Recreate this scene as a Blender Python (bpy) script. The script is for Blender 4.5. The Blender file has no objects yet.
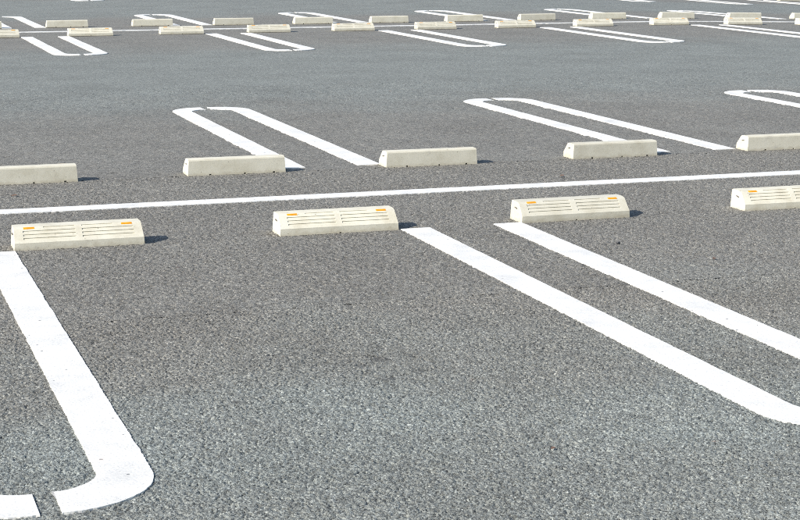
import bpy, bmesh, math, random
import numpy as np
from mathutils import Matrix, Vector

# ------------------------------------------------------------------ camera, sky, sun, exposure
scene = bpy.context.scene
col = scene.collection
PITCH, YAW, ROLL = 0.19387, 0.32666, 0.00076
CAM = Vector((-2.57301, -8.95136, 1.47538))
fw = Vector((math.sin(YAW)*math.cos(PITCH), math.cos(YAW)*math.cos(PITCH), -math.sin(PITCH)))
r_ = fw.cross(Vector((0, 0, 1))).normalized(); u_ = r_.cross(fw)
right = math.cos(ROLL)*r_ + math.sin(ROLL)*u_
up = -math.sin(ROLL)*r_ + math.cos(ROLL)*u_
cd = bpy.data.cameras.new('camera')
cd.sensor_fit = 'HORIZONTAL'; cd.sensor_width = 36.0
cd.lens = 1707.79/800*36.0
cd.clip_start = 0.05; cd.clip_end = 2000
cam = bpy.data.objects.new('camera', cd); col.objects.link(cam)
m3 = Matrix((right, up, -fw)).transposed()
cam.matrix_world = Matrix.Translation(CAM) @ m3.to_4x4()
scene.camera = cam

to_sun = Vector((-1.42, -0.42, 1.0)).normalized()
elev = math.asin(to_sun.z)
w = bpy.data.worlds.new('World'); scene.world = w; w.use_nodes = True
nt = w.node_tree
sky = nt.nodes.new('ShaderNodeTexSky'); sky.sky_type = 'NISHITA'; sky.sun_disc = False
sky.sun_elevation = elev; sky.sun_rotation = math.atan2(to_sun.x, to_sun.y)
bg = nt.nodes['Background']; bg.inputs['Strength'].default_value = 0.13
nt.links.new(sky.outputs[0], bg.inputs['Color'])
sd = bpy.data.lights.new('sun', 'SUN'); sd.energy = 4.2; sd.angle = math.radians(0.53); sd.color = (1.0, 0.965, 0.91)
sun = bpy.data.objects.new('sun', sd); col.objects.link(sun)
sun.rotation_euler = to_sun.to_track_quat('Z', 'Y').to_euler(); sun.location = (-20, -10, 15)
scene.view_settings.view_transform = 'Standard'
scene.view_settings.look = 'None'
scene.view_settings.exposure = 0.6
scene.view_settings.gamma = 1.0
scene.render.engine = 'CYCLES'
scene.cycles.filter_width = 1.0
scene.cycles.use_denoising = False
scene.cycles.max_bounces = 6

rnd = random.Random(7)

# ------------------------------------------------------------------ node helpers
def mat(name):
    m = bpy.data.materials.new(name); m.use_nodes = True
    n = m.node_tree.nodes; b = n['Principled BSDF']
    return m, n, m.node_tree.links, b
def mk(n, t, **kw):
    o = n.new(t)
    for k, v in kw.items():
        if k.startswith('i_'): o.inputs[k[2:]].default_value = v
        else: setattr(o, k, v)
    return o
def ramp(n, stops, interp='LINEAR'):
    o = n.new('ShaderNodeValToRGB'); cr = o.color_ramp; cr.interpolation = interp
    while len(cr.elements) > len(stops): cr.elements.remove(cr.elements[-1])
    while len(cr.elements) < len(stops): cr.elements.new(1.0)
    for e, (p, c) in zip(cr.elements, stops):
        e.position = p
        e.color = c if len(c) == 4 else (*c, 1)
    return o
def mix(n, l, a, b, fac, mode='MIX'):
    o = n.new('ShaderNodeMix'); o.data_type = 'RGBA'; o.blend_type = mode
    for s, v in ((0, fac), (6, a), (7, b)):
        if hasattr(v, 'is_linked'): l.new(v, o.inputs[s])
        elif isinstance(v, (int, float)) and s == 0: o.inputs[s].default_value = v
        else: o.inputs[s].default_value = (*v, 1) if len(v) == 3 else v
    return o.outputs[2]
def math_(n, l, op, a, b=0.0, c=0.0, clamp=False):
    o = n.new('ShaderNodeMath'); o.operation = op; o.use_clamp = clamp
    for s, v in enumerate((a, b, c)):
        if hasattr(v, 'is_linked'): l.new(v, o.inputs[s])
        else: o.inputs[s].default_value = v
    return o.outputs[0]

# ------------------------------------------------------------------ materials
def asphalt_material():
    m, n, l, b = mat('asphalt')
    geo = n.new('ShaderNodeNewGeometry'); pos = geo.outputs['Position']
    sep = n.new('ShaderNodeSeparateXYZ'); l.new(pos, sep.inputs[0])
    # crushed stone: one random tint per stone
    v1 = mk(n, 'ShaderNodeTexVoronoi', i_Scale=225.0); l.new(pos, v1.inputs['Vector'])
    s1 = n.new('ShaderNodeSeparateColor'); l.new(v1.outputs['Color'], s1.inputs[0])
    stone = ramp(n, [(0.0, (.006, .006, .007)), (.20, (.038, .038, .038)), (.42, (.140, .139, .135)), (.74, (.205, .204, .198)), (.92, (.275, .276, .27)), (1.0, (.46, .46, .45))])
    l.new(s1.outputs[0], stone.inputs[0])
    v2 = mk(n, 'ShaderNodeTexVoronoi', i_Scale=380.0); l.new(pos, v2.inputs['Vector'])
    s2 = n.new('ShaderNodeSeparateColor'); l.new(v2.outputs['Color'], s2.inputs[0])
    fine = ramp(n, [(0.0, (.030, .030, .030)), (.5, (.145, .144, .140)), (1.0, (.33, .328, .32))])
    l.new(s2.outputs[1], fine.inputs[0])
    c = mix(n, l, stone.outputs[0], fine.outputs[0], 0.45)
    # grain that still shows further away
    n3 = mk(n, 'ShaderNodeTexNoise', i_Scale=26.0, i_Detail=4.0, i_Roughness=0.75); l.new(pos, n3.inputs['Vector'])
    g3 = ramp(n, [(0.30, (.62, .62, .62)), (.5, (1, 1, 1)), (.72, (1.42, 1.42, 1.42))]); l.new(n3.outputs['Fac'], g3.inputs[0])
    c = mix(n, l, c, g3.outputs[0], 0.62, 'MULTIPLY')
    v5 = mk(n, 'ShaderNodeTexVoronoi', i_Scale=62.0); l.new(pos, v5.inputs['Vector'])
    s5 = n.new('ShaderNodeSeparateColor'); l.new(v5.outputs['Color'], s5.inputs[0])
    g5 = ramp(n, [(0.0, (.66, .66, .66)), (.5, (1, 1, 1)), (1.0, (1.34, 1.34, 1.34))]); l.new(s5.outputs[2], g5.inputs[0])
    c = mix(n, l, c, g5.outputs[0], 0.36, 'MULTIPLY')
    # worn pale drive lanes against browner parking rows (lanes at y<-4, 5..11, 20..25)
    nz = mk(n, 'ShaderNodeTexNoise', i_Scale=0.75, i_Detail=5.0, i_Roughness=0.6); l.new(pos, nz.inputs['Vector'])
    wob = math_(n, l, 'MULTIPLY_ADD', nz.outputs['Fac'], 3.6, -1.8)
    yy = math_(n, l, 'ADD', sep.outputs['Y'], wob)
    def band(c0, half, soft):
        d = math_(n, l, 'SUBTRACT', yy, c0); d = math_(n, l, 'ABSOLUTE', d)
        mr = n.new('ShaderNodeMapRange'); mr.interpolation_type = 'SMOOTHSTEP'
        l.new(d, mr.inputs['Value'])
        mr.inputs['From Min'].default_value = half - soft; mr.inputs['From Max'].default_value = half + soft
        mr.inputs['To Min'].default_value = 1; mr.inputs['To Max'].default_value = 0
        return mr.outputs[0]
    lane = math_(n, l, 'MAXIMUM', band(-8.3, 4.7, 1.2), band(8.0, 3.4, 1.5))
    lane = math_(n, l, 'MAXIMUM', lane, band(22.3, 3.6, 1.0))
    lane = math_(n, l, 'MAXIMUM', lane, band(37.0, 4, 1.0))
    # paler scrubbed patches where wheels turn in
    for (tx, ty, rx, ry, am) in ((-1.55, -4.25, .75, .55, .9), (-.05, -4.45, .50, .38, .9), (1.0, -2.6, .45, .35, .5)):
        dx = math_(n, l, 'DIVIDE', math_(n, l, 'SUBTRACT', sep.outputs['X'], tx), rx)
        dy = math_(n, l, 'DIVIDE', math_(n, l, 'SUBTRACT', sep.outputs['Y'], ty), ry)
        dd = math_(n, l, 'ADD', math_(n, l, 'MULTIPLY', dx, dx), math_(n, l, 'MULTIPLY', dy, dy))
        dd = math_(n, l, 'ADD', dd, math_(n, l, 'MULTIPLY', wob, .5))
        k = n.new('ShaderNodeMapRange'); k.interpolation_type = 'SMOOTHSTEP'; l.new(dd, k.inputs['Value'])
        k.inputs['From Min'].default_value = 0.0; k.inputs['From Max'].default_value = 1.6
        k.inputs['To Min'].default_value = am; k.inputs['To Max'].default_value = 0
        c = mix(n, l, c, (1.10, 1.14, 1.16), k.outputs[0], 'MULTIPLY')
    tint = mix(n, l, (1.10, 1.045, .92), (1.14, 1.18, 1.08), lane)
    c = mix(n, l, c, tint, 1.0, 'MULTIPLY')
    # broad blotches
    nb = mk(n, 'ShaderNodeTexNoise', i_Scale=1.25, i_Detail=6.0, i_Roughness=0.65); l.new(pos, nb.inputs['Vector'])
    blot = ramp(n, [(.28, (.82, .81, .80)), (.5, (1, 1, 1)), (.72, (1.16, 1.17, 1.17))]); l.new(nb.outputs['Fac'], blot.inputs[0])
    c = mix(n, l, c, blot.outputs[0], .8, 'MULTIPLY')
    # dark oil and tar spots, rare rusty flecks
    no = mk(n, 'ShaderNodeTexNoise', i_Scale=6.0, i_Detail=3.0, i_Roughness=.6); l.new(pos, no.inputs['Vector'])
    oil = ramp(n, [(.70, (0, 0, 0)), (.76, (1, 1, 1))]); l.new(no.outputs['Fac'], oil.inputs[0])
    c = mix(n, l, c, (.045, .043, .042), math_(n, l, 'MULTIPLY', oil.outputs[0], .55))
    nr = mk(n, 'ShaderNodeTexNoise', i_Scale=9.0, i_Detail=2.0); nr.noise_dimensions = '4D'; nr.inputs['W'].default_value = 4.2
    l.new(pos, nr.inputs['Vector'])
    rust = ramp(n, [(.735, (0, 0, 0)), (.78, (1, 1, 1))]); l.new(nr.outputs['Fac'], rust.inputs[0])
    c = mix(n, l, c, (.20, .095, .055), math_(n, l, 'MULTIPLY', rust.outputs[0], .35))
    # a few tar drips in the near bay
    nw = mk(n, 'ShaderNodeTexNoise', i_Scale=45.0, i_Detail=3.0); l.new(pos, nw.inputs['Vector'])
    for (tx, ty, rx, ry, am) in ((-.811, -3.525, .030, .035, .8), (-.885, -3.59, .026, .03, .6), (-.86, -3.78, .034, .04, .55), (-.73, -3.70, .03, .035, .5), (-.70, -3.50, .022, .03, .6), (-.97, -3.35, .03, .03, .4)):
        dx = math_(n, l, 'DIVIDE', math_(n, l, 'SUBTRACT', sep.outputs['X'], tx), rx)
        dy = math_(n, l, 'DIVIDE', math_(n, l, 'SUBTRACT', sep.outputs['Y'], ty), ry)
        dd = math_(n, l, 'ADD', math_(n, l, 'MULTIPLY', dx, dx), math_(n, l, 'MULTIPLY', dy, dy))
        dd = math_(n, l, 'ADD', dd, math_(n, l, 'MULTIPLY_ADD', nw.outputs['Fac'], 3.0, -1.5))
        k = n.new('ShaderNodeMapRange'); l.new(dd, k.inputs['Value'])
        k.inputs['From Min'].default_value = .5; k.inputs['From Max'].default_value = 1.3
        k.inputs['To Min'].default_value = am*.6; k.inputs['To Max'].default_value = 0
        c = mix(n, l, c, (.035, .034, .033), k.outputs[0])
    l.new(c, b.inputs['Base Color'])
    b.inputs['Roughness'].default_value = .82
    b.inputs['Specular IOR Level'].default_value = .35
    h = math_(n, l, 'ADD', math_(n, l, 'MULTIPLY', v1.outputs['Distance'], -1.0), math_(n, l, 'MULTIPLY', s1.outputs[1], .8))
    h = math_(n, l, 'ADD', h, math_(n, l, 'MULTIPLY', v2.outputs['Distance'], -.4))
    bp = mk(n, 'ShaderNodeBump', i_Strength=.5, i_Distance=.003); l.new(h, bp.inputs['Height'])
    l.new(bp.outputs[0], b.inputs['Normal'])
    return m

def paint_material():
    m, n, l, b = mat('white_road_paint')
    pos = n.new('ShaderNodeNewGeometry').outputs['Position']
    n1 = mk(n, 'ShaderNodeTexNoise', i_Scale=5.0, i_Detail=6.0, i_Roughness=.65); l.new(pos, n1.inputs['Vector'])
    base = ramp(n, [(.3, (.60, .580, .535)), (.50, (.72, .695, .64)), (.8, (.755, .73, .675))]); l.new(n1.outputs['Fac'], base.inputs[0])
    n2 = mk(n, 'ShaderNodeTexNoise', i_Scale=150.0, i_Detail=3.0, i_Roughness=.7); l.new(pos, n2.inputs['Vector'])
    gr = ramp(n, [(.30, (.72, .72, .71)), (.47, (1, 1, 1))]); l.new(n2.outputs['Fac'], gr.inputs[0])
    c = mix(n, l, base.outputs[0], gr.outputs[0], 1.0, 'MULTIPLY')
    # grey tyre scuffs
    ns = mk(n, 'ShaderNodeTexNoise', i_Scale=2.3, i_Detail=5.0, i_Roughness=.7); l.new(pos, ns.inputs['Vector'])
    scf = ramp(n, [(.56, (0, 0, 0)), (.72, (1, 1, 1))]); l.new(ns.outputs['Fac'], scf.inputs[0])
    c = mix(n, l, c, (.52, .505, .47), math_(n, l, 'MULTIPLY', scf.outputs[0], .40))
    # pinholes down to the dark asphalt
    v = mk(n, 'ShaderNodeTexVoronoi', i_Scale=19.0); l.new(pos, v.inputs['Vector'])
    sc_ = n.new('ShaderNodeSeparateColor'); l.new(v.outputs['Color'], sc_.inputs[0])
    rad = math_(n, l, 'MULTIPLY_ADD', sc_.outputs[0], .18, -.062)
    hole = math_(n, l, 'LESS_THAN', v.outputs['Distance'], rad)
    c = mix(n, l, c, (.12, .12, .12), math_(n, l, 'MULTIPLY', hole, .85))
    # paint rubbed off the stone tips inside the scuffed areas
    n6 = mk(n, 'ShaderNodeTexNoise', i_Scale=190.0, i_Detail=2.0); l.new(pos, n6.inputs['Vector'])
    rub = math_(n, l, 'GREATER_THAN', math_(n, l, 'MULTIPLY_ADD', scf.outputs[0], .16, n6.outputs['Fac']), .76)
    c = mix(n, l, c, (.17, .17, .165), math_(n, l, 'MULTIPLY', rub, .75))
    # faint rusty smears
    n3 = mk(n, 'ShaderNodeTexNoise', i_Scale=7.0, i_Detail=4.0); l.new(pos, n3.inputs['Vector'])
    sm = ramp(n, [(.66, (0, 0, 0)), (.78, (1, 1, 1))]); l.new(n3.outputs['Fac'], sm.inputs[0])
    c = mix(n, l, c, (.74, .60, .48), math_(n, l, 'MULTIPLY', sm.outputs[0], .35))
    l.new(c, b.inputs['Base Color'])
    b.inputs['Roughness'].default_value = .6
    v4 = mk(n, 'ShaderNodeTexVoronoi', i_Scale=105.0); l.new(pos, v4.inputs['Vector'])
    bp = mk(n, 'ShaderNodeBump', i_Strength=.25, i_Distance=.002); l.new(v4.outputs['Distance'], bp.inputs['Height'])
    bp.invert = True
    l.new(bp.outputs[0], b.inputs['Normal'])
    return m

def concrete_material():
    m, n, l, b = mat('cast_concrete')
    tc = n.new('ShaderNodeTexCoord'); oi = n.new('ShaderNodeObjectInfo')
    off = n.new('ShaderNodeVectorMath'); off.operation = 'ADD'
    l.new(tc.outputs['Object'], off.inputs[0])
    sc_ = n.new('ShaderNodeVectorMath'); sc_.operation = 'SCALE'; sc_.inputs['Scale'].default_value = 3.1
    l.new(oi.outputs['Location'], sc_.inputs[0]); l.new(sc_.outputs[0], off.inputs[1])
    pos = off.outputs[0]
    n1 = mk(n, 'ShaderNodeTexNoise', i_Scale=9.0, i_Detail=7.0, i_Roughness=.62); l.new(pos, n1.inputs['Vector'])
    base = ramp(n, [(.30, (.53, .490, .385)), (.48, (.605, .570, .465)), (.70, (.655, .62, .515))]); l.new(n1.outputs['Fac'], base.inputs[0])
    n2 = mk(n, 'ShaderNodeTexNoise', i_Scale=130.0, i_Detail=3.0, i_Roughness=.6); l.new(pos, n2.inputs['Vector'])
    gr = ramp(n, [(.30, (.80, .79, .77)), (.48, (1, 1, 1))]); l.new(n2.outputs['Fac'], gr.inputs[0])
    c = mix(n, l, base.outputs[0], gr.outputs[0], .45, 'MULTIPLY')
    # small air bubbles in the casting
    v = mk(n, 'ShaderNodeTexVoronoi', i_Scale=60.0); l.new(pos, v.inputs['Vector'])
    s = n.new('ShaderNodeSeparateColor'); l.new(v.outputs['Color'], s.inputs[0])
    hole = math_(n, l, 'LESS_THAN', v.outputs['Distance'], math_(n, l, 'MULTIPLY_ADD', s.outputs[0], .9, -.70))
    c = mix(n, l, c, (.22, .20, .16), math_(n, l, 'MULTIPLY', hole, .7))
    # splash dirt that starts at the foot, ragged upper edge
    so = n.new('ShaderNodeSeparateXYZ'); l.new(tc.outputs['Object'], so.inputs[0])
    n3 = mk(n, 'ShaderNodeTexNoise', i_Scale=30.0, i_Detail=4.0); l.new(pos, n3.inputs['Vector'])
    lim = math_(n, l, 'MULTIPLY_ADD', n3.outputs['Fac'], .05, -.012)
    d = n.new('ShaderNodeMapRange'); l.new(math_(n, l, 'SUBTRACT', so.outputs['Z'], lim), d.inputs['Value'])
    d.inputs['From Min'].default_value = -.008; d.inputs['From Max'].default_value = .008
    d.inputs['To Min'].default_value = .38; d.inputs['To Max'].default_value = 0
    c = mix(n, l, c, (.34, .29, .20), d.outputs[0])
    # faint grey rubber smears
    nq = mk(n, 'ShaderNodeTexNoise', i_Scale=14.0, i_Detail=4.0, i_Roughness=.65); nq.noise_dimensions = '4D'
    l.new(pos, nq.inputs['Vector']); nq.inputs['W'].default_value = 2.0
    rb_ = ramp(n, [(.58, (0, 0, 0)), (.76, (1, 1, 1))]); l.new(nq.outputs['Fac'], rb_.inputs[0])
    c = mix(n, l, c, (.36, .34, .31), math_(n, l, 'MULTIPLY', rb_.outputs[0], .38))
    tint = ramp(n, [(0, (.88, .875, .86)), (1, (1.04, 1.03, 1.0))]); l.new(oi.outputs['Random'], tint.inputs[0])
    c = mix(n, l, c, tint.outputs[0], 1.0, 'MULTIPLY')
    l.new(c, b.inputs['Base Color'])
    b.inputs['Roughness'].default_value = .85
    b.inputs['Specular IOR Level'].default_value = .3
    bp = mk(n, 'ShaderNodeBump', i_Strength=.18, i_Distance=.002); l.new(n2.outputs['Fac'], bp.inputs['Height'])
    l.new(bp.outputs[0], b.inputs['Normal'])
    return m

def amber_material():
    m, n, l, b = mat('amber_reflector')
    tc = n.new('ShaderNodeTexCoord')
    n1 = mk(n, 'ShaderNodeTexNoise', i_Scale=60.0, i_Detail=2.0); l.new(tc.outputs['Object'], n1.inputs['Vector'])
    cr = ramp(n, [(.38, (.66, .26, .005)), (.62, (.74, .36, .015))]); l.new(n1.outputs['Fac'], cr.inputs[0])
    l.new(cr.outputs[0], b.inputs['Base Color'])
    b.inputs['Roughness'].default_value = .3
    return m

def simple(name, c0, c1, scale=40, rough=.8):
    m, n, l, b = mat(name)
    tc = n.new('ShaderNodeTexCoord')
    n1 = mk(n, 'ShaderNodeTexNoise', i_Scale=scale, i_Detail=3.0); l.new(tc.outputs['Object'], n1.inputs['Vector'])
    cr = ramp(n, [(.35, c0), (.65, c1)]); l.new(n1.outputs['Fac'], cr.inputs[0])
    l.new(cr.outputs[0], b.inputs['Base Color']); b.inputs['Roughness'].default_value = rough
    return m

M_ASPH = asphalt_material(); M_PAINT = paint_material(); M_CONC = concrete_material(); M_AMBER = amber_material()
M_SLOT = simple('lip_shade', (.10, .09, .08), (.2, .18, .16))  # dark colour of the added end lips, imitating a slot's shaded line
M_LEAF = simple('dry_leaf', (.11, .062, .042), (.17, .10, .065), 200)
M_PEB = simple('dark_pebble', (.03, .03, .032), (.07, .07, .07), 200)

# ------------------------------------------------------------------ terrain height: nearly level, falling away to the right past a low ridge
def zf(x, y):
    x = np.asarray(x, float); y = np.asarray(y, float)
    a = -0.00161
    t = np.clip((y - 16.0)/8.0, 0, 1); t = t*t*(3 - 2*t)
    b = -0.0235 - 0.0135*t
    run = 0.4*np.logaddexp(0, (x - 10.2485)/0.4)
    run = np.minimum(run, 26.0)
    return a*(np.clip(x, -40, 30) - 4) + (b - a)*run
def z1(x, y): return float(zf(x, y))

def tag(o, label=None, cat=None, group=None, kind=None):
    for k, v in (('label', label), ('category', cat), ('group', group), ('kind', kind)):
        if v: o[k] = v
    return o

# ------------------------------------------------------------------ ground
def hash2(i, j, s):
    h = (i*374761393 + j*668265263 + s*974634521) & 0xffffffff
    h = ((h ^ (h >> 13))*1274126177) & 0xffffffff
    h = h ^ (h >> 16)
    return (h & 0xffffff)/float(0x1000000)
def stones(X, Y, cell, amp):
    """relief of crushed stone: nearest of jittered cell centres, each stone a tilted dome of its own height"""
    gx = np.floor(X/cell).astype(np.int64); gy = np.floor(Y/cell).astype(np.int64)
    best = np.full(X.shape, 9e9); hz = np.zeros(X.shape)
    for di in (-1, 0, 1):
        for dj in (-1, 0, 1):
            i = gx + di; j = gy + dj
            cx = (i + .1 + .8*hash2(i, j, 1))*cell; cy = (j + .1 + .8*hash2(i, j, 2))*cell
            dx = (X - cx)/cell; dy = (Y - cy)/cell
            d = dx*dx + dy*dy
            top = hash2(i, j, 3); top = np.where(hash2(i, j, 6) < .15, top - 1.3, top)
            hgt = top + (hash2(i, j, 4) - .5)*1.1*dx + (hash2(i, j, 5) - .5)*1.1*dy - 1.1*d
            k = d < best
            best = np.where(k, d, best); hz = np.where(k, hgt, hz)
    return hz*amp
def grid_mesh(xs, ys, relief):
    X, Y = np.meshgrid(xs, ys)
    Z = zf(X, Y)
    if relief: Z = Z + np.clip(stones(X, Y, *relief), -.007, .0040) - .0022
    else: Z = Z - .0062
    nx, ny = len(xs), len(ys)
    V = np.stack([X, Y, Z], -1).reshape(-1, 3)
    idx = np.arange(nx*ny).reshape(ny, nx)
    Q = np.stack([idx[:-1, :-1], idx[:-1, 1:], idx[1:, 1:], idx[1:, :-1]], -1).reshape(-1, 4)
    return V, Q
def mesh_np(name, parts):
    vs, qs, o = [], [], 0
    for V, Q in parts:
        vs.append(V); qs.append(Q + o); o += len(V)
    V = np.concatenate(vs); Q = np.concatenate(qs)
    me = bpy.data.meshes.new(name)
    me.vertices.add(len(V)); me.vertices.foreach_set('co', V.astype(np.float32).ravel())
    me.loops.add(Q.size); me.loops.foreach_set('vertex_index', Q.astype(np.int32).ravel())
    me.polygons.add(len(Q)); me.polygons.foreach_set('loop_start', np.arange(0, Q.size, 4, dtype=np.int32))
    me.update(calc_edges=True)
    return me
def axis(lo, hi, c0, c1, step):
    inner = np.arange(c0, c1 + 1e-6, step)
    outL = c0 - np.geomspace(1, c0 - lo + 1, 14)[1:][::-1] + 1
    outR = c1 + np.geomspace(1, hi - c1 + 1, 14)[1:] - 1
    return np.concatenate([outL, inner, outR])
sheet = grid_mesh(axis(-400, 600, -20, 40, .5), axis(-300, 900, -12, 44, .5), None)
near_relief = grid_mesh(np.arange(-2.45, 1.70, .0040), np.arange(-5.50, -2.60, .0040), (.0074, .0036))
mid_relief = grid_mesh(np.arange(-2.4, 3.9, .0068), np.arange(-2.66, 1.05, .0068), (.0098, .0036))
far_relief = grid_mesh(np.arange(-2.5, 8.5, .024), np.arange(0.99, 6.6, .024), (.034, .0036))
gm = mesh_np('asphalt_ground', [sheet, near_relief, mid_relief, far_relief])
gm.materials.append(M_ASPH)
ground = bpy.data.objects.new('asphalt_ground', gm); col.objects.link(ground)
tag(ground, 'grey asphalt car park surface with coarse exposed aggregate', 'asphalt', kind='structure')

# ------------------------------------------------------------------ painted lines
TOP = .0026
def strip(name, outer, inner, jit, seed, parent=None, cols=4):
    """a band of thick paint between two polylines, with ragged edges and a skirt down to the asphalt"""
    rg = np.random.default_rng(seed)
    O = np.array(outer, float); I = np.array(inner, float)
    k = len(O)
    def rough(P, Qp):
        d = P - Qp; d /= np.linalg.norm(d, axis=1)[:, None] + 1e-9
        j = rg.normal(0, 1, k)*jit*.7 + np.convolve(rg.normal(0, 1, k + 8), np.ones(9)/3, 'valid')*jit*.6
        return P + d*j[:, None]
    O2 = rough(O, I); I2 = rough(I, O)
    verts, faces = [], []
    ts = [0] + [i/cols for i in range(cols + 1)] + [1]
    for i in range(k):
        for q, t in enumerate(ts):
            p = O2[i]*(1 - t) + I2[i]*t
            z = z1(p[0], p[1]) + (TOP if 0 < q < len(ts) - 1 else -.006)
            verts.append((p[0], p[1], z))
    m = len(ts)
    for i in range(k - 1):
        for q in range(m - 1):
            faces.append((i*m + q, i*m + q + 1, (i + 1)*m + q + 1, (i + 1)*m + q))
    for i, s in ((0, 1), (k - 1, -1)):
        c = [i*m + q for q in range(m)]
        faces.append(c if s > 0 else c[::-1])
    me = bpy.data.meshes.new(name); me.from_pydata(verts, [], faces); me.update()
    bm = bmesh.new(); bm.from_mesh(me); bmesh.ops.recalc_face_normals(bm, faces=bm.faces); bm.to_mesh(me); bm.free()
    me.materials.append(M_PAINT)
    o = bpy.data.objects.new(name, me); col.objects.link(o)
    if parent: o.parent = parent
    return o
def resample(pts, n):
    P = np.array(pts, float); d = np.r_[0, np.cumsum(np.linalg.norm(np.diff(P, axis=0), axis=1))]
    t = np.linspace(0, d[-1], n)
    return np.stack([np.interp(t, d, P[:, 0]), np.interp(t, d, P[:, 1])], -1)

HW, LW, GAP, RO, RI, EW = .318, .149, .028, .27, .139, .172
def bay_line(cx, y0, y1, step, jit, label, seed, sides=(-1, 1), gapx=0.0):
    """hairpin line between two bays: two hooked strokes with a small gap at the tip"""
    s = 1 if y1 > y0 else -1
    root = bpy.data.objects.new('bay_line', None); col.objects.link(root)
    root.location = (cx, (y0 + y1)/2, z1(cx, (y0 + y1)/2)); root.empty_display_size = .3
    tag(root, label, 'parking line', 'hairpin lines between the bays')
    L = abs(y1 - y0)
    for sd_ in sides:
        def path(hw, R, end, ng):
            p_leg = [(hw, 0.0), (hw, end - R)]
            arc = [(hw - R + R*math.cos(a), end - R + R*math.sin(a)) for a in np.linspace(0, math.pi/2, 25)]
            tip = [(hw - R, end), (sd_*gapx + GAP, end)]
            a = resample(p_leg, max(8, int((L - .3)/step)))
            b = resample(arc, max(10, int(.4/step)))[1:]
            c = resample(tip, 4)[1:]
            return np.concatenate([a, b, c])
        o = path(HW, RO, L, 0); i = path(HW - LW, RI, L - EW, 0)
        f = lambda P: np.stack([P[:, 0]*sd_, y0 - (y0 + y1)/2 + s*P[:, 1]], -1) + np.array([0, 0])
        oo = f(o) + np.array([cx, (y0 + y1)/2]); ii = f(i) + np.array([cx, (y0 + y1)/2])
        ob = strip('hooked_stroke', oo, ii, jit, seed + sd_, None)
        ob.parent = root
        ob.matrix_parent_inverse = Matrix.Translation(-root.location)
    return root

def divider(y, x0, x1, step, jit, label, seed, slope=0.0, wd=.14):
    xs = np.arange(x0, x1, step)
    yy = y + slope*xs
    o = strip('divider_line', np.stack([xs, yy - wd/2], -1), np.stack([xs, yy + wd/2], -1), jit, seed, cols=2)
    return tag(o, label, 'parking line')

divider(0.0, -8, 14, .02, .0013, 'long white line running between the two nearer rows of wheel stops', 11)
divider(15.39, -10, 30, .05, .003, 'thin white line between the two distant rows of wheel stops', 12)

bay_line(-2.0975, -1.13, -4.772, .009, .0011, 'white hooked line cut off at the bottom left corner', 21, gapx=.01)
bay_line(.4026, -1.125, -4.772, .009, .0011, 'pair of long white lines slanting to the right edge in the foreground', 22, gapx=.0)
bay_line(.3930, 1.12, 4.79, .016, .0013, 'white hairpin line behind the second row, above its second stop from left', 23, gapx=-.01)
bay_line(2.893, 1.11, 4.79, .018, .0013, 'white hairpin line behind the second row, above its fourth stop from left', 24)
bay_line(5.393, 1.11, 4.79, .018, .0013, 'white hairpin line cut off by the right edge above the fifth second-row stop', 25)
for k, lab in enumerate(['leftmost white hairpin line of the distant third row', 'white hairpin line of the third row, second from left',
        'white hairpin line of the third row, third from left', 'white hairpin line of the third row, fourth from left',
        'white hairpin line of the third row at the right edge']):
    bay_line(.302 + 2.507*k, 14.30 + .03*k, 10.86 + .012*k, .05, .003, lab, 30 + k)
for k, lab in enumerate(['white hairpin line at the far left behind the fourth row', 'white hairpin line of the fourth row, second from left',
        'white hairpin line of the fourth row, third from left', 'white hairpin line of the fourth row, fourth from left',
        'white hairpin line of the fourth row, fifth from left', 'white hairpin line of the fourth row at the right edge']):
    bay_line(.26 + 2.46*k, 16.40, 19.70, .06, .003, lab, 40 + k)
for k, lab in ((0, 'tip of a white hairpin line touching the top edge on the left'), (5, 'tip of a white hairpin line at the top edge, right of centre'),
               (6, 'tip of a white hairpin line at the top edge near the right corner'), (7, 'white hairpin line running out at the top right corner')):
    bay_line(2.56 + 2.44*k, 28.9, 25.25, .08, .003, lab, 50 + k)

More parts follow.
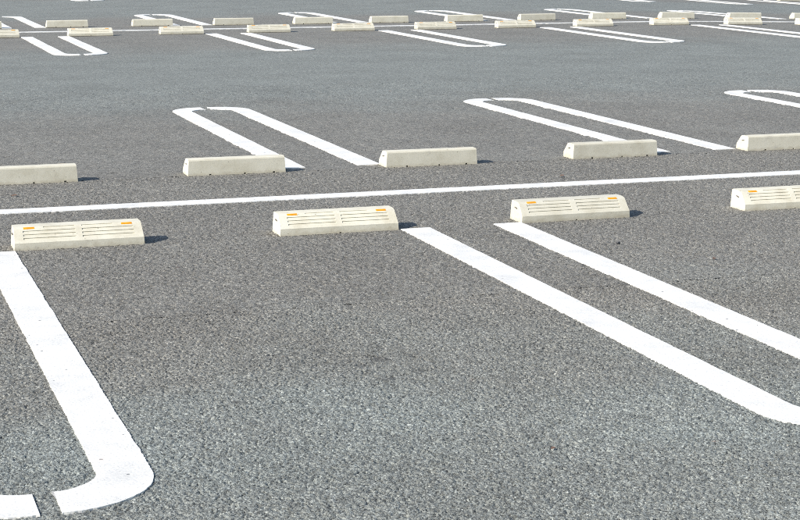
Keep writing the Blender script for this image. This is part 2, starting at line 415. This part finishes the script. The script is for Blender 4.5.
# ------------------------------------------------------------------ wheel stop
SL, SD, SH = .60, .154, .100
def stop_meshes():
    A = np.array([(0, .035), (.0500, .0910), (.0600, .0965), (.0740, .0992)])
    AS = np.r_[0, np.cumsum(np.hypot(*np.diff(A, axis=0).T))]
    cur = lambda t: (float(np.interp(t, AS, A[:, 0])), float(np.interp(t, AS, A[:, 1])))
    g4, g3, g2, g1 = AS[1]*.30, AS[1]*.56, AS[1]*.82, AS[2]
    P = [(0, 0), (0, .035), None, None, (.074, .0992), (.090, .1000), (.141, .1000), (.1490, .0965), (.152, .089), (.154, 0)]
    rows = []      # (p0, p1, depth-mask kind)
    def sub(a, b, fr, kinds):
        for f0, f1, kd in zip(fr[:-1], fr[1:], kinds):
            rows.append(((a[0] + (b[0] - a[0])*f0, a[1] + (b[1] - a[1])*f0), (a[0] + (b[0] - a[0])*f1, a[1] + (b[1] - a[1])*f1), kd))
    sub(P[0], P[1], [0, .16, 1], ['fn', None])
    # convex tyre face with four grooves, upper one shortened for the reflectors
    hwg = .0046
    tb = [0, .006, g4 - hwg, g4 + hwg, g3 - hwg, g3 + hwg, g2 - hwg, g2 + hwg, AS[1], g1 - hwg, g1 + hwg, AS[-1]]
    kn = [None, None, 'g', None, 'g', None, 'g', None, None, 'gs', None]
    for t0, t1, kd in zip(tb[:-1], tb[1:], kn): rows.append((cur(t0), cur(t1), kd))
    for a, b in zip(P[4:8], P[5:9]): sub(a, b, [0, 1], [None])
    sub(P[8], P[9], [0, .90, 1], [None, 'bn'])
    xb = sorted({0, .006, .045, .140, .285, .315, .460, .555, .594, .6, .297, .306, .066, .080, .248, .258, .458, .472})
    def deep(kd, x):
        if kd == 'g': return .0032 if (.045 < x < .285 or .315 < x < .555) else 0
        if kd == 'gs': return .0032 if (.140 < x < .285 or .315 < x < .460) else 0
        if kd == 'fn': return .02 if .297 < x < .306 else 0
        if kd == 'bn': return .02 if (.066 < x < .080 or .248 < x < .258 or .458 < x < .472) else 0
        return 0
    draft = lambda x, z: x + (.007*z/SH)*(1 if x < .003 else (-1 if x > .597 else 0))
    bm = bmesh.new()
    def quad(*ps):
        try: bm.faces.new([bm.verts.new(p) for p in ps])
        except ValueError: pass
    R, C = len(rows), len(xb) - 1
    D = [[deep(rows[r][2], (xb[c] + xb[c+1])/2) for c in range(C)] for r in range(R)]
    def nrm(r):
        (y0, z0), (y1, z1_), _ = rows[r]; d = math.hypot(y1 - y0, z1_ - z0)
        return (-(z1_ - z0)/d, (y1 - y0)/d)
    def pt(r, e, x, dep):
        y, z = rows[r][e]; ny, nz = nrm(r)
        yy, zz = y - ny*dep, z - nz*dep
        return (draft(x, z), yy, zz)
    for r in range(R):
        for c in range(C):
            x0, x1, dp = xb[c], xb[c+1], D[r][c]
            quad(pt(r, 0, x0, dp), pt(r, 0, x1, dp), pt(r, 1, x1, dp), pt(r, 1, x0, dp))
            if dp:
                for rr, e in ((r - 1, 0), (r + 1, 1)):
                    if not (0 <= rr < R and D[rr][c] == dp):
                        quad(pt(r, e, x0, 0), pt(r, e, x1, 0), pt(r, e, x1, dp), pt(r, e, x0, dp))
                for cc, x in ((c - 1, x0), (c + 1, x1)):
                    if not (0 <= cc < C and D[r][cc] == dp):
                        quad(pt(r, 0, x, 0), pt(r, 1, x, 0), pt(r, 1, x, dp), pt(r, 0, x, dp))
    # ends: rim ring then inner polygon set a touch proud-less so the arris can be bevelled
    ring = [rows[0][0]] + [r[1] for r in rows]
    for x in (0, .6):
        bm.faces.new([bm.verts.new((draft(x, z), y, z)) for y, z in ring])
    bmesh.ops.remove_doubles(bm, verts=bm.verts, dist=1e-5)
    bmesh.ops.recalc_face_normals(bm, faces=bm.faces)
    # centre the thing on its footprint
    bmesh.ops.translate(bm, verts=bm.verts, vec=(-SL/2, -SD/2, 0))
    me = bpy.data.meshes.new('stop_body_raw'); bm.to_mesh(me); bm.free()
    tmp = bpy.data.objects.new('tmp', me); col.objects.link(tmp)
    bv = tmp.modifiers.new('b', 'BEVEL'); bv.width = .0022; bv.segments = 2; bv.limit_method = 'ANGLE'; bv.angle_limit = math.radians(48)
    dg = bpy.context.evaluated_depsgraph_get()
    body = bpy.data.meshes.new_from_object(tmp.evaluated_get(dg)); body.name = 'body'
    bpy.data.objects.remove(tmp); bpy.data.meshes.remove(me)
    body.materials.append(M_CONC)
    # amber reflector: low bevelled lozenge with three raised ribs, lying on the slanted face
    ra, rb = Vector((0, .0490, .0900)), Vector((0, .0655, .0970))
    ax = (rb - ra).normalized(); nn = Vector((0, -ax.z, ax.y))
    if nn.z < 0: nn = -nn
    def at(x, f, h): return Vector((x - SL/2, -SD/2, 0)) + ra + (rb - ra)*f + nn*h
    def reflector(x0, x1):
        bm = bmesh.new(); f0, f1 = 0, 1
        def block(xa, xb_, fa, fb, h0, h1, ins):
            lo = [at(xa, fa, h0), at(xb_, fa, h0), at(xb_, fb, h0), at(xa, fb, h0)]
            fi = ins*.03
            hi = [at(xa + ins*.001, fa + fi, h1), at(xb_ - ins*.001, fa + fi, h1), at(xb_ - ins*.001, fb - fi, h1), at(xa + ins*.001, fb - fi, h1)]
            v = [bm.verts.new(p) for p in lo + hi]
            for q in ((4, 5, 6, 7), (0, 1, 5, 4), (1, 2, 6, 5), (2, 3, 7, 6), (3, 0, 4, 7), (3, 2, 1, 0)): bm.faces.new([v[i] for i in q])
        block(x0, x1, f0, f1, -.003, .0016, 2.5)
        for k in range(3):
            fa = .16 + k*.24
            block(x0 + .006, x1 - .006, fa, fa + .15, .0015, .0023, 1)
        bmesh.ops.recalc_face_normals(bm, faces=bm.faces)
        me = bpy.data.meshes.new('reflector'); bm.to_mesh(me); bm.free(); me.materials.append(M_AMBER); return me
    # lip added on each end for the thin shadow line of a slot
    def lip(x, s):
        bm = bmesh.new()
        c = Vector((x - SL/2, .085 - SD/2, .066))
        v = []
        for dx in (-.004, .006):
            for dy, dz in ((-.012, -.002), (.012, .002), (.012, .0045), (-.011, .001)):
                v.append(bm.verts.new(c + Vector((s*dx, dy, dz))))
        for q in ((0, 1, 2, 3), (4, 5, 6, 7), (0, 1, 5, 4), (1, 2, 6, 5), (2, 3, 7, 6), (3, 0, 4, 7)): bm.faces.new([v[i] for i in q])
        bmesh.ops.recalc_face_normals(bm, faces=bm.faces)
        me = bpy.data.meshes.new('shadow_lip'); bm.to_mesh(me); bm.free(); me.materials.append(M_SLOT); return me
    return body, [reflector(.047, .102), reflector(.498, .553)], [lip(.0045, -1), lip(.5955, 1)]
BODY, REFL, LIPS = stop_meshes()

def wheel_stop(xl, yf, rot180, label, group, reflect=True):
    """xl: left end, yf: edge towards the camera, in world metres"""
    cx, cy = xl + SL/2, yf + SD/2
    jr = rnd.uniform(-.006, .006)
    root = bpy.data.objects.new('wheel_stop', None); col.objects.link(root); root.empty_display_size = .2
    sl_x = (z1(cx + .3, cy) - z1(cx - .3, cy))/.6
    root.location = (cx, cy, z1(cx, cy) - .002)
    root.rotation_euler = (0, -math.atan(sl_x)*(-1 if rot180 else 1), (math.pi if rot180 else 0) + jr)
    tag(root, label, 'wheel stop', group)
    for nm, mesh in [('body', BODY)] + [('reflector', r) for r in REFL] + [('shadow_lip', k) for k in LIPS]:
        o = bpy.data.objects.new(nm, mesh); col.objects.link(o); o.parent = root
    return root

ORD = ['leftmost', 'second', 'third', 'fourth', 'fifth', 'sixth', 'seventh', 'eighth', 'ninth', 'tenth', 'eleventh']
G = ['wheel stops of the nearest row', 'wheel stops of the second row', 'wheel stops of the third row', 'wheel stops of the fourth row', 'wheel stops of the fifth row']
near = [(-1.781, -1.117, 'grooved concrete wheel stop with two amber reflectors, leftmost of the nearest row'),
        (-.528, -1.125, 'grooved concrete wheel stop just left of the long foreground line pair'),
        (.718, -1.142, 'grooved concrete wheel stop just right of the long foreground line pair'),
        (1.977, -1.160, 'grooved concrete wheel stop of the nearest row cut off by the right edge')]
for x, y, lab in near: wheel_stop(x, y, False, lab, G[0])
second = [(-1.790, .972, 'plain-backed concrete wheel stop of the second row cut off by the left edge'),
          (-.538, .984, 'plain-backed concrete wheel stop of the second row, second from the left'),
          (.700, .970, 'plain-backed concrete wheel stop in the middle of the second row'),
          (1.960, .976, 'plain-backed concrete wheel stop of the second row, fourth from left'),
          (3.235, .990, 'plain-backed concrete wheel stop of the second row cut off by the right edge')]
for x, y, lab in second: wheel_stop(x, y, True, lab, G[1])
third = [(-.635, 14.29), (.616, 14.34), (1.876, 14.385), (3.126, 14.43), (4.366, 14.43), (5.619, 14.445), (6.875, 14.455), (8.145, 14.48), (9.44, 14.53), (10.71, 14.52), (11.96, 14.50)]
for k, (x, y) in enumerate(third):
    lab = f'small distant wheel stop with amber reflectors, {ORD[k]}{"" if k == 0 else " from left"} in the third row'
    wheel_stop(x, y, False, lab, G[2])
fourth = [(-.650, 16.40), (.594, 16.43), (1.846, 16.40), (3.066, 16.34), (4.290, 16.27), (5.505, 16.26), (6.751, 16.27), (7.985, 16.26), (9.243, 16.29), (10.514, 16.35), (11.79, 16.39), (13.04, 16.43)]
for k, (x, y) in enumerate(fourth):
    lab = f'small distant plain-backed wheel stop, {(ORD + ["rightmost"])[k]}{"" if k in (0, 11) else " from left"} in the fourth row'
    wheel_stop(x, y, True, lab, G[3])
for x, lab in ((19.1, 'farthest row wheel stop at the top edge, left one of the pair in view'), (20.35, 'farthest row wheel stop at the top edge, right one of the pair in view')):
    wheel_stop(x, 29.0, False, lab, G[4])

# ------------------------------------------------------------------ litter
def leaf(x, y, size, ang, label, seed):
    rg = random.Random(seed); bm = bmesh.new()
    n = 9; top, mid, bot = [], [], []
    for i in range(n):
        t = i/(n - 1); wv = .32*math.sin(math.pi*t)**.8*(1 + rg.uniform(-.2, .2))
        zc = .25*math.sin(t*2.6) + rg.uniform(-.02, .02)
        mid.append(bm.verts.new((size*(t - .5), 0, size*(.10 + zc*.25))))
        top.append(bm.verts.new((size*(t - .5), size*wv, size*(.18 + zc*.5))))
        bot.append(bm.verts.new((size*(t - .5), -size*wv, size*(.12 + zc*.35))))
    for i in range(n - 1):
        bm.faces.new((mid[i], mid[i+1], top[i+1], top[i])); bm.faces.new((bot[i], bot[i+1], mid[i+1], mid[i]))
    bmesh.ops.remove_doubles(bm, verts=bm.verts, dist=1e-6)
    me = bpy.data.meshes.new('dry_leaf'); bm.to_mesh(me); bm.free(); me.materials.append(M_LEAF)
    o = bpy.data.objects.new('dry_leaf', me); col.objects.link(o)
    sm = o.modifiers.new('thick', 'SOLIDIFY'); sm.thickness = .0008
    o.location = (x, y, z1(x, y) + .002); o.rotation_euler = (0, 0, ang)
    return tag(o, label, 'leaf')
leaf(-.660, -4.665, .016, .3, 'tiny brown dry leaf scrap on the asphalt at lower right', 1)
leaf(1.169, -2.291, .024, .9, 'tiny brown leaf scrap beyond the foreground line pair on the right', 2)
leaf(1.576, .287, .030, .1, 'tiny brown leaf scrap in front of the fourth second-row wheel stop', 3)
leaf(-1.606, .509, .030, -.2, 'tiny brown leaf scrap below the leftmost second-row wheel stop', 4)
def pebble(x, y, s, label, seed):
    rg = random.Random(seed); bm = bmesh.new()
    bmesh.ops.create_icosphere(bm, subdivisions=2, radius=s)
    for v in bm.verts: v.co = Vector((v.co.x*1.25, v.co.y*.9, v.co.z*.75))*(1 + rg.uniform(-.18, .18))
    me = bpy.data.meshes.new('pebble'); bm.to_mesh(me); bm.free(); me.materials.append(M_PEB)
    o = bpy.data.objects.new('pebble', me); col.objects.link(o); o.location = (x, y, z1(x, y) + s*.55)
    return tag(o, label, 'pebble')
pebble(.926, -1.813, .009, 'dark pebble on the asphalt in front of the third nearest-row wheel stop', 5)

# grit swept up along the feet of the nearer stops and strewn over the bays
def grit(n_base, n_open):
    rg = random.Random(31); vs, fs = [], []
    spots = []
    for x, y, _ in near + second:
        for k in range(n_base):
            spots.append((x + rg.uniform(-.02, SL + .03), y - abs(rg.gauss(0, .010)) - .004, rg.uniform(.0012, .0032)))
            if k % 3 == 0: spots.append((x - abs(rg.gauss(0, .012)) - .003, y + rg.uniform(-.01, SD), rg.uniform(.0012, .003)))
    for k in range(n_open):
        spots.append((rg.uniform(-2.3, 3.0), rg.uniform(-5.2, 1.0), rg.uniform(.0014, .0036)))
    for x, y, r in spots:
        b = len(vs); z = z1(x, y) + r*.35
        a0 = rg.uniform(0, 6.28)
        vs.append((x, y, z + r*rg.uniform(.6, 1.0)))
        for q in range(5):
            a = a0 + q*1.2566; rr = r*rg.uniform(.7, 1.4); vs.append((x + rr*math.cos(a), y + rr*math.sin(a), z + r*rg.uniform(-.15, .25)))
        vs.append((x, y, z - r*.8))
        for q in range(5):
            c0, c1 = b + 1 + q, b + 1 + (q + 1) % 5
            fs.append((b, c0, c1)); fs.append((b + 6, c1, c0))
    me = bpy.data.meshes.new('loose_grit'); me.from_pydata(vs, [], fs); me.update(); me.materials.append(M_GRIT)
    o = bpy.data.objects.new('loose_grit', me); col.objects.link(o)
    return tag(o, 'fine loose grit scattered along the wheel stops and over the bays', 'grit', kind='stuff')
M_GRIT = simple('grit', (.05, .045, .04), (.30, .27, .22), 9.0, .9)
grit(34, 500)
